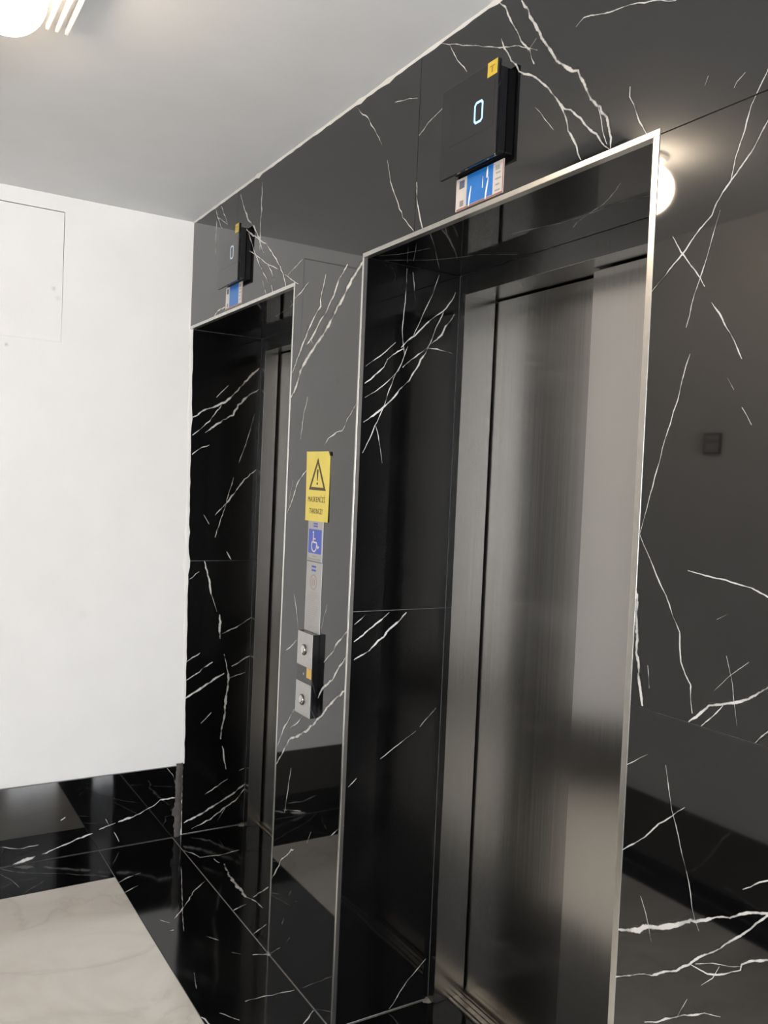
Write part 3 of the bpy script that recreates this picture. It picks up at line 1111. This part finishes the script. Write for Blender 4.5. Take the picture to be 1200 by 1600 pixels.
def bars(name, m, parent, rows, y, th=0.0002):
    bm = bmesh.new()
    for (x0, x1, z0, z1) in rows:
        box(bm, x0, x1, y - th, y, z0, z1)
    return obj(name, bm, m, parent)


# ------------------------------------------------------------------ floor indicators over the doors
def indicator(x0, z0, label, glow):
    r_ = empty('floor_indicator', (x0 + 0.1, 0, z0))
    tag(r_, label, 'display', 'floor indicators above the lift doors')
    s = 0.204
    x1, z1 = x0 + s, z0 + s
    bm = bmesh.new()
    box(bm, x0 + 0.018, x1 - 0.004, -0.0215, -0.0002, z0 + 0.012, z1 - 0.012, 0.002)
    obj('housing', bm, BLACK_PLASTIC, r_)
    bm = bmesh.new()
    box(bm, x0, x1, -0.0305, -0.0216, z0, z1, 0.0016)
    obj('faceplate', bm, BLACK_GLASS, r_)
    bx('screen', SCREEN_GLASS, r_, x0 + 0.034, x1 - 0.010, -0.03075, -0.0306, z0 + 0.066, z0 + 0.160)
    # the digit: a rounded seven-segment 0
    cx, cz, hw, hh, c = x0 + 0.1405, z0 + 0.111, 0.0135, 0.0215, 0.005
    bm = bmesh.new()
    stroke(bm, [(cx - hw + c, cz - hh), (cx + hw - c, cz - hh), (cx + hw, cz - hh + c), (cx + hw, cz + hh - c), (cx + hw - c, cz + hh),
                (cx - hw + c, cz + hh), (cx - hw, cz + hh - c), (cx - hw, cz - hh + c)], 0.0050, -0.0310, -0.0308, True)
    tag(obj('digit', bm, glow, r_), 'pale blue digit 0')
    st = bx('sticker', YELLOW, r_, x1 - 0.037, x1 - 0.0035, -0.0309, -0.03055, z1 - 0.031, z1 + 0.0002)
    tag(st, 'small yellow sticker')
    bars('sticker_print', AMBER_DARK, st, [(x1 - 0.029, x1 - 0.013, z1 - 0.012, z1 - 0.009), (x1 - 0.0235, x1 - 0.0185, z1 - 0.024, z1 - 0.012)], -0.0309, 0.00015)
    return r_


indicator(1.8695, 2.2435, 'square black floor indicator with glowing blue 0 above the nearer lift door', DIGIT)
indicator(0.3975, 2.2470, 'square black floor indicator above the far left lift door beside the white wall', DIGIT_FAINT)


# ------------------------------------------------------------------ blue notices under the indicators
def notice(x0, x1, z0, z1, label, creased):
    r_ = empty('notice_sticker', ((x0 + x1) / 2, 0, z0))
    tag(r_, label, 'sticker', 'blue notice stickers under the floor indicators')
    w = x1 - x0
    bx('backing', PAPER_WHITE, r_, x0, x1, -0.0012, -0.0003, z0, z1)
    y = -0.0012
    bx('blue_field', PRINT_BLUE, r_, x0 + w * 0.24, x0 + w * 0.79, y - 0.0003, y, z0 + 0.005, z1)
    bars('red_border', PRINT_RED, r_, [(x0 + 0.004, x1, z0 + 0.0004, z0 + 0.0040), (x1 - 0.0030, x1 - 0.0002, z0 + 0.004, z1)], y, 0.0004)
    bars('logo_print', PRINT_SLATE, r_, [(x0 + w * 0.07, x0 + w * 0.185, z1 - 0.024, z1 - 0.006)], y, 0.0003)
    bars('code_print', PRINT_GREY, r_, [(x0 + w * 0.09, x0 + w * 0.17, z0 + 0.008, z0 + 0.021)], y, 0.0003)
    rows = []
    for k in range(5):
        zc = z1 - 0.012 - k * 0.0125
        rows.append((x0 + w * (0.835 + 0.01 * (k % 2)), x0 + w * (0.925 + 0.015 * (k % 3)), zc - (0.0065 if k == 0 else 0.002), zc + (0.004 if k == 0 else 0.0015)))
    bars('right_column_print', PRINT_PALE, r_, rows, y, 0.0003)
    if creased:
        # standing folds of the clear film pasted over it, whitened to paint in lamp glare
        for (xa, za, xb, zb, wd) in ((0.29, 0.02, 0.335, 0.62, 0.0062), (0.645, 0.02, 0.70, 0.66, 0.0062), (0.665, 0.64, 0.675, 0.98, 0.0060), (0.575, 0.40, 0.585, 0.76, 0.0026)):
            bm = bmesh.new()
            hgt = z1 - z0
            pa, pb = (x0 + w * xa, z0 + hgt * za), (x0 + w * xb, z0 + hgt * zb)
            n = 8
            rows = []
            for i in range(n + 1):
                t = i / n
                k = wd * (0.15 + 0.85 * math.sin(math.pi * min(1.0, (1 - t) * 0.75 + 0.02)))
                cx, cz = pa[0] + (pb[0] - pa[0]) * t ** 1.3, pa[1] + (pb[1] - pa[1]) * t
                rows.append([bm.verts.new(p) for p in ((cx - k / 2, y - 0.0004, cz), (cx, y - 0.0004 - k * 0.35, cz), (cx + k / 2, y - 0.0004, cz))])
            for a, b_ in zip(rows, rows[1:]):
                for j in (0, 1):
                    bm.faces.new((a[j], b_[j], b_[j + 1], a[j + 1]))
            obj('film_glare_fold', bm, FILM_GLARE, r_, smooth=True)
    return r_


notice(1.897, 2.070, 2.1715, 2.2440, 'blue and white notice under creased clear film with painted white glare below the nearer indicator', True)
notice(0.413, 0.577, 2.1715, 2.2520, 'blue and white notice below the far left indicator', False)

# ------------------------------------------------------------------ call panel on the pier
cp = empty('call_panel', (1.249, 0, 0.839))
tag(cp, 'black call panel with two steel plates and round buttons on the marble pier', 'call panel')
X0, X1, Z0, Z1 = 1.1985, 1.2985, 0.8385, 1.0865
bm = bmesh.new()
box(bm, X0, X1, -0.0205, -0.0002, Z0, Z1, 0.0012)
obj('housing', bm, BLACK_GLASS, cp)
zs = ((0.9855, Z1 - 0.0004, 1.0345), (Z0 + 0.0004, 0.9365, 0.8845))
for (a, b_, zc) in zs:
    bm = bmesh.new()
    box(bm, X0 + 0.0004, X1 - 0.0004, -0.0222, -0.0206, a, b_, 0.0004)
    pl = obj('button_plate', bm, STEEL_PLATE, cp)
    bt = None
    bm = bmesh.new()
    lathe(bm, [(0.0165, 0.0), (0.0165, 0.0022), (0.0150, 0.0034), (0.0142, 0.0034), (0.0142, 0.0010)], 36, (1.2445, -0.0222, zc))
    obj('button_collar', bm, COLLAR, pl, smooth=False)
    bm = bmesh.new()
    lathe(bm, [(0.0138, 0.0008), (0.0136, 0.0040), (0.0122, 0.0058), (0.0085, 0.0068), (0.0035, 0.0072)], 36, (1.2445, -0.0222, zc))
    obj('button', bm, CHROME, pl, smooth=True)
st = bx('sticker', AMBER, cp, 1.2645, 1.2960, -0.0212, -0.0206, 0.9540, 0.9845)
tag(st, 'small amber sticker')
bars('sticker_print', YELLOW, st, [(1.2735, 1.2865, 0.9590, 0.9795)], -0.0212, 0.00015)
bm = bmesh.new()
lathe(bm, [(0.0040, 0.0), (0.0040, 0.0008), (0.002, 0.0012)], 16, (1.2445, -0.0206, 0.9620))
obj('pilot_light', bm, SCREEN_GLASS if False else PRINT_GREY, cp)

# ------------------------------------------------------------------ yellow mask sign
ws = empty('warning_sign', (1.247, 0, 1.42))
tag(ws, 'yellow mask warning sheet with black triangle taped on the marble pier', 'sign')
cs = [(1.1765, 1.4185), (1.3255, 1.4190), (1.3225, 1.6265), (1.1665, 1.6275)]
bm = bmesh.new()
nu, nv = 10, 12


def sheet(u_, v_, off=0.0):
    x = (cs[0][0] * (1 - u_) + cs[1][0] * u_) * (1 - v_) + (cs[3][0] * (1 - u_) + cs[2][0] * u_) * v_
    z = (cs[0][1] * (1 - u_) + cs[1][1] * u_) * (1 - v_) + (cs[3][1] * (1 - u_) + cs[2][1] * u_) * v_
    lift = 0.0008 + 0.0018 * (1 - v_) ** 2 + 0.0002 * math.sin(math.pi * u_)
    return (x, -lift - off, z)


for off in (0.0, 0.0004):
    gr = [[bm.verts.new(sheet(i / nu, j / nv, off)) for i in range(nu + 1)] for j in range(nv + 1)]
    for j in range(nv):
        for i in range(nu):
            bm.faces.new((gr[j][i], gr[j][i + 1], gr[j + 1][i + 1], gr[j + 1][i]))
    if off == 0:
        g0 = gr
    else:
        rim0 = [g0[0][i] for i in range(nu + 1)] + [g0[j][nu] for j in range(1, nv + 1)] + [g0[nv][i] for i in range(nu - 1, -1, -1)] + [g0[j][0] for j in range(nv - 1, 0, -1)]
        rim1 = [gr[0][i] for i in range(nu + 1)] + [gr[j][nu] for j in range(1, nv + 1)] + [gr[nv][i] for i in range(nu - 1, -1, -1)] + [gr[j][0] for j in range(nv - 1, 0, -1)]
        for i in range(len(rim0)):
            k = (i + 1) % len(rim0)
            bm.faces.new((rim0[i], rim0[k], rim1[k], rim1[i]))
obj('sheet', bm, PAPER_YELLOW, ws, smooth=False)
YS = -0.0020
bm = bmesh.new()
stroke(bm, [(1.1995, 1.5165), (1.2960, 1.5150), (1.2465, 1.5990)], 0.0085, YS - 0.0003, YS, True)
obj('warning_triangle', bm, PRINT_BROWN, ws)
bm = bmesh.new()
prism(bm, [(1.2418, 1.5690), (1.2440, 1.5740), (1.2500, 1.5740), (1.2522, 1.5690), (1.2495, 1.5400), (1.2445, 1.5400)], 1, YS - 0.0003, YS)
prism(bm, [(1.2469 + 0.0044 * math.cos(k * math.pi / 5), 1.5315 + 0.0044 * math.sin(k * math.pi / 5)) for k in range(10)], 1, YS - 0.0003, YS)
obj('exclamation_mark', bm, PRINT_BROWN, ws)
text_mesh('lettering', 'MASKEN\u0130Z\u0130', PRINT_BROWN, ws, 1.2465, -0.0026, 1.4830, 0.0225, 0.86, spacing=1.12)
text_mesh('lettering', 'TAKINIZ!', PRINT_BROWN, ws, 1.2465, -0.0030, 1.4480, 0.0225, 0.86, spacing=1.10)
bm = bmesh.new()
prism(bm, [(1.3165, 1.6270), (1.3265, 1.6245), (1.3290, 1.6130), (1.3250, 1.6140)], 1, -0.0040, -0.0004)
tag(obj('tape', bm, BLACK_PLASTIC, ws), 'black scrap of tape')

# ------------------------------------------------------------------ wheelchair sign
ac = empty('access_sign', (1.248, 0, 1.297))
tag(ac, 'grey and blue wheelchair sign half tucked under the yellow sheet', 'sign')
bx('plate', PAPER_GREY, ac, 1.1985, 1.2965, -0.0022, -0.0003, 1.2985, 1.4280)
y = -0.0022
bx('blue_field', PRINT_INDIGO, ac, 1.2055, 1.2900, y - 0.0003, y, 1.3225, 1.3945)
y2 = y - 0.0003
bm = bmesh.new()
stroke(bm, arc(1.2430, 1.3450, 0.0165, math.radians(125), math.radians(372), 18), 0.0042, y2 - 0.0003, y2)
stroke(bm, [(1.2365, 1.3800), (1.2375, 1.3560), (1.2580, 1.3555), (1.2680, 1.3400), (1.2765, 1.3445)], 0.0048, y2 - 0.0004, y2)
stroke(bm, [(1.2372, 1.3665), (1.2520, 1.3660)], 0.0040, y2 - 0.0003, y2)
prism(bm, [(1.2362 + 0.0040 * math.cos(k * math.pi / 6), 1.3850 + 0.0040 * math.sin(k * math.pi / 6)) for k in range(12)], 1, y2 - 0.0003, y2)
obj('wheelchair_symbol', bm, PAPER_WHITE, ac)
bars('blue_print', PRINT_INDIGO, ac, [(1.2345, 1.2625, 1.4090, 1.4140), (1.2345, 1.2625, 1.4015, 1.4065)], y)
bars('caption', PRINT_GREY, ac, [(1.2330, 1.2600, 1.3125, 1.3150), (1.2050, 1.2900, 1.3040, 1.3070), (1.2020, 1.2940, 1.2995, 1.3012)], y)

# ------------------------------------------------------------------ instruction plate
ip = empty('instruction_sign', (1.249, 0, 1.087))
tag(ip, 'long pale grey instruction plate between wheelchair sign and call panel', 'sign')
bx('plate', PAPER_GREY, ip, 1.1985, 1.2995, -0.0020, -0.0003, 1.0870, 1.2965)
y = -0.0020
bars('blue_print', PRINT_INDIGO, ip, [(1.2330, 1.2620, 1.2800, 1.2860), (1.2330, 1.2620, 1.2690, 1.2750)], y)
bm = bmesh.new()
stroke(bm, arc(1.2490, 1.2370, 0.0215, 0, 2 * math.pi * 39 / 40, 39), 0.0030, y - 0.0003, y, True)
for (cx, h_) in ((1.2420, 0.022), (1.2550, 0.020)):
    stroke(bm, [(cx, 1.2370 - h_ / 2), (cx, 1.2370 + h_ / 2)], 0.0045, y - 0.0003, y)
obj('round_symbol', bm, PRINT_ROSE, ip)
rows = []
g4 = random.Random(12)
for k in range(19):
    zc = 1.2060 - k * 0.0059
    rows.append((1.2090, 1.2090 + g4.uniform(0.055, 0.080), zc - 0.0011, zc + 0.0011))
bars('small_print', PRINT_PALE, ip, rows, y)

# ------------------------------------------------------------------ ceiling lamp and the ribbed strip beside it
lp = empty('ceiling_lamp', (1.612, -0.932, H))
tag(lp, 'glowing round globe lamp on the ceiling', 'lamp')
bm = bmesh.new()
lathe(bm, [(0.058, 0.0004), (0.058, 0.010), (0.050, 0.018), (0.032, 0.024), (0.030, 0.034)], 40, (1.612, -0.932, H), 'Z', -1)
obj('lamp_base', bm, WHITE_PLASTIC, lp)
bm = bmesh.new()
rg = 0.078
prof = [(0.028, 0.030)]
zc = 0.030 + rg * 0.94
for k in range(1, 24):
    a = math.radians(20 + (180 - 20) * k / 24)
    prof.append((rg * math.sin(a), zc - rg * math.cos(a)))
prof.append((0.002, zc + rg))
lathe(bm, prof, 40, (1.612, -0.932, H), 'Z', -1)
obj('globe', bm, GLOBE, lp, smooth=True)

rs = empty('ceiling_grille', (1.545, -0.81, H))
tag(rs, 'ribbed white plastic strip on the ceiling beside the globe lamp', 'grille')
bm = bmesh.new()
box(bm, 1.424, 1.67, -0.852, -0.772, H - 0.046, H - 0.0004, 0.004)
obj('body', bm, WHITE_PLASTIC, rs)
for k in range(4):
    yc = -0.8435 + k * 0.0210
    bm = bmesh.new()
    box(bm, 1.420, 1.67, yc - 0.0045, yc + 0.0045, H - 0.062, H - 0.0462, 0.002)
    obj('rib', bm, WHITE_PLASTIC, rs)

# small room plate on the opposite wall, seen only as a reflection in the polished marble
dp = empty('room_plate', (1.343, YF, 1.715))
tag(dp, 'small framed room plate on the white wall facing the lifts', 'sign')
bx('frame', COLLAR, dp, 1.304, 1.382, YF + 0.0003, YF + 0.009, 1.712, 1.792)
bx('plate', PAPER_GREY, dp, 1.310, 1.376, YF + 0.009, YF + 0.0100, 1.718, 1.786)
bx('print', PRINT_GREY, dp, 1.316, 1.370, YF + 0.0100, YF + 0.0103, 1.752, 1.766)
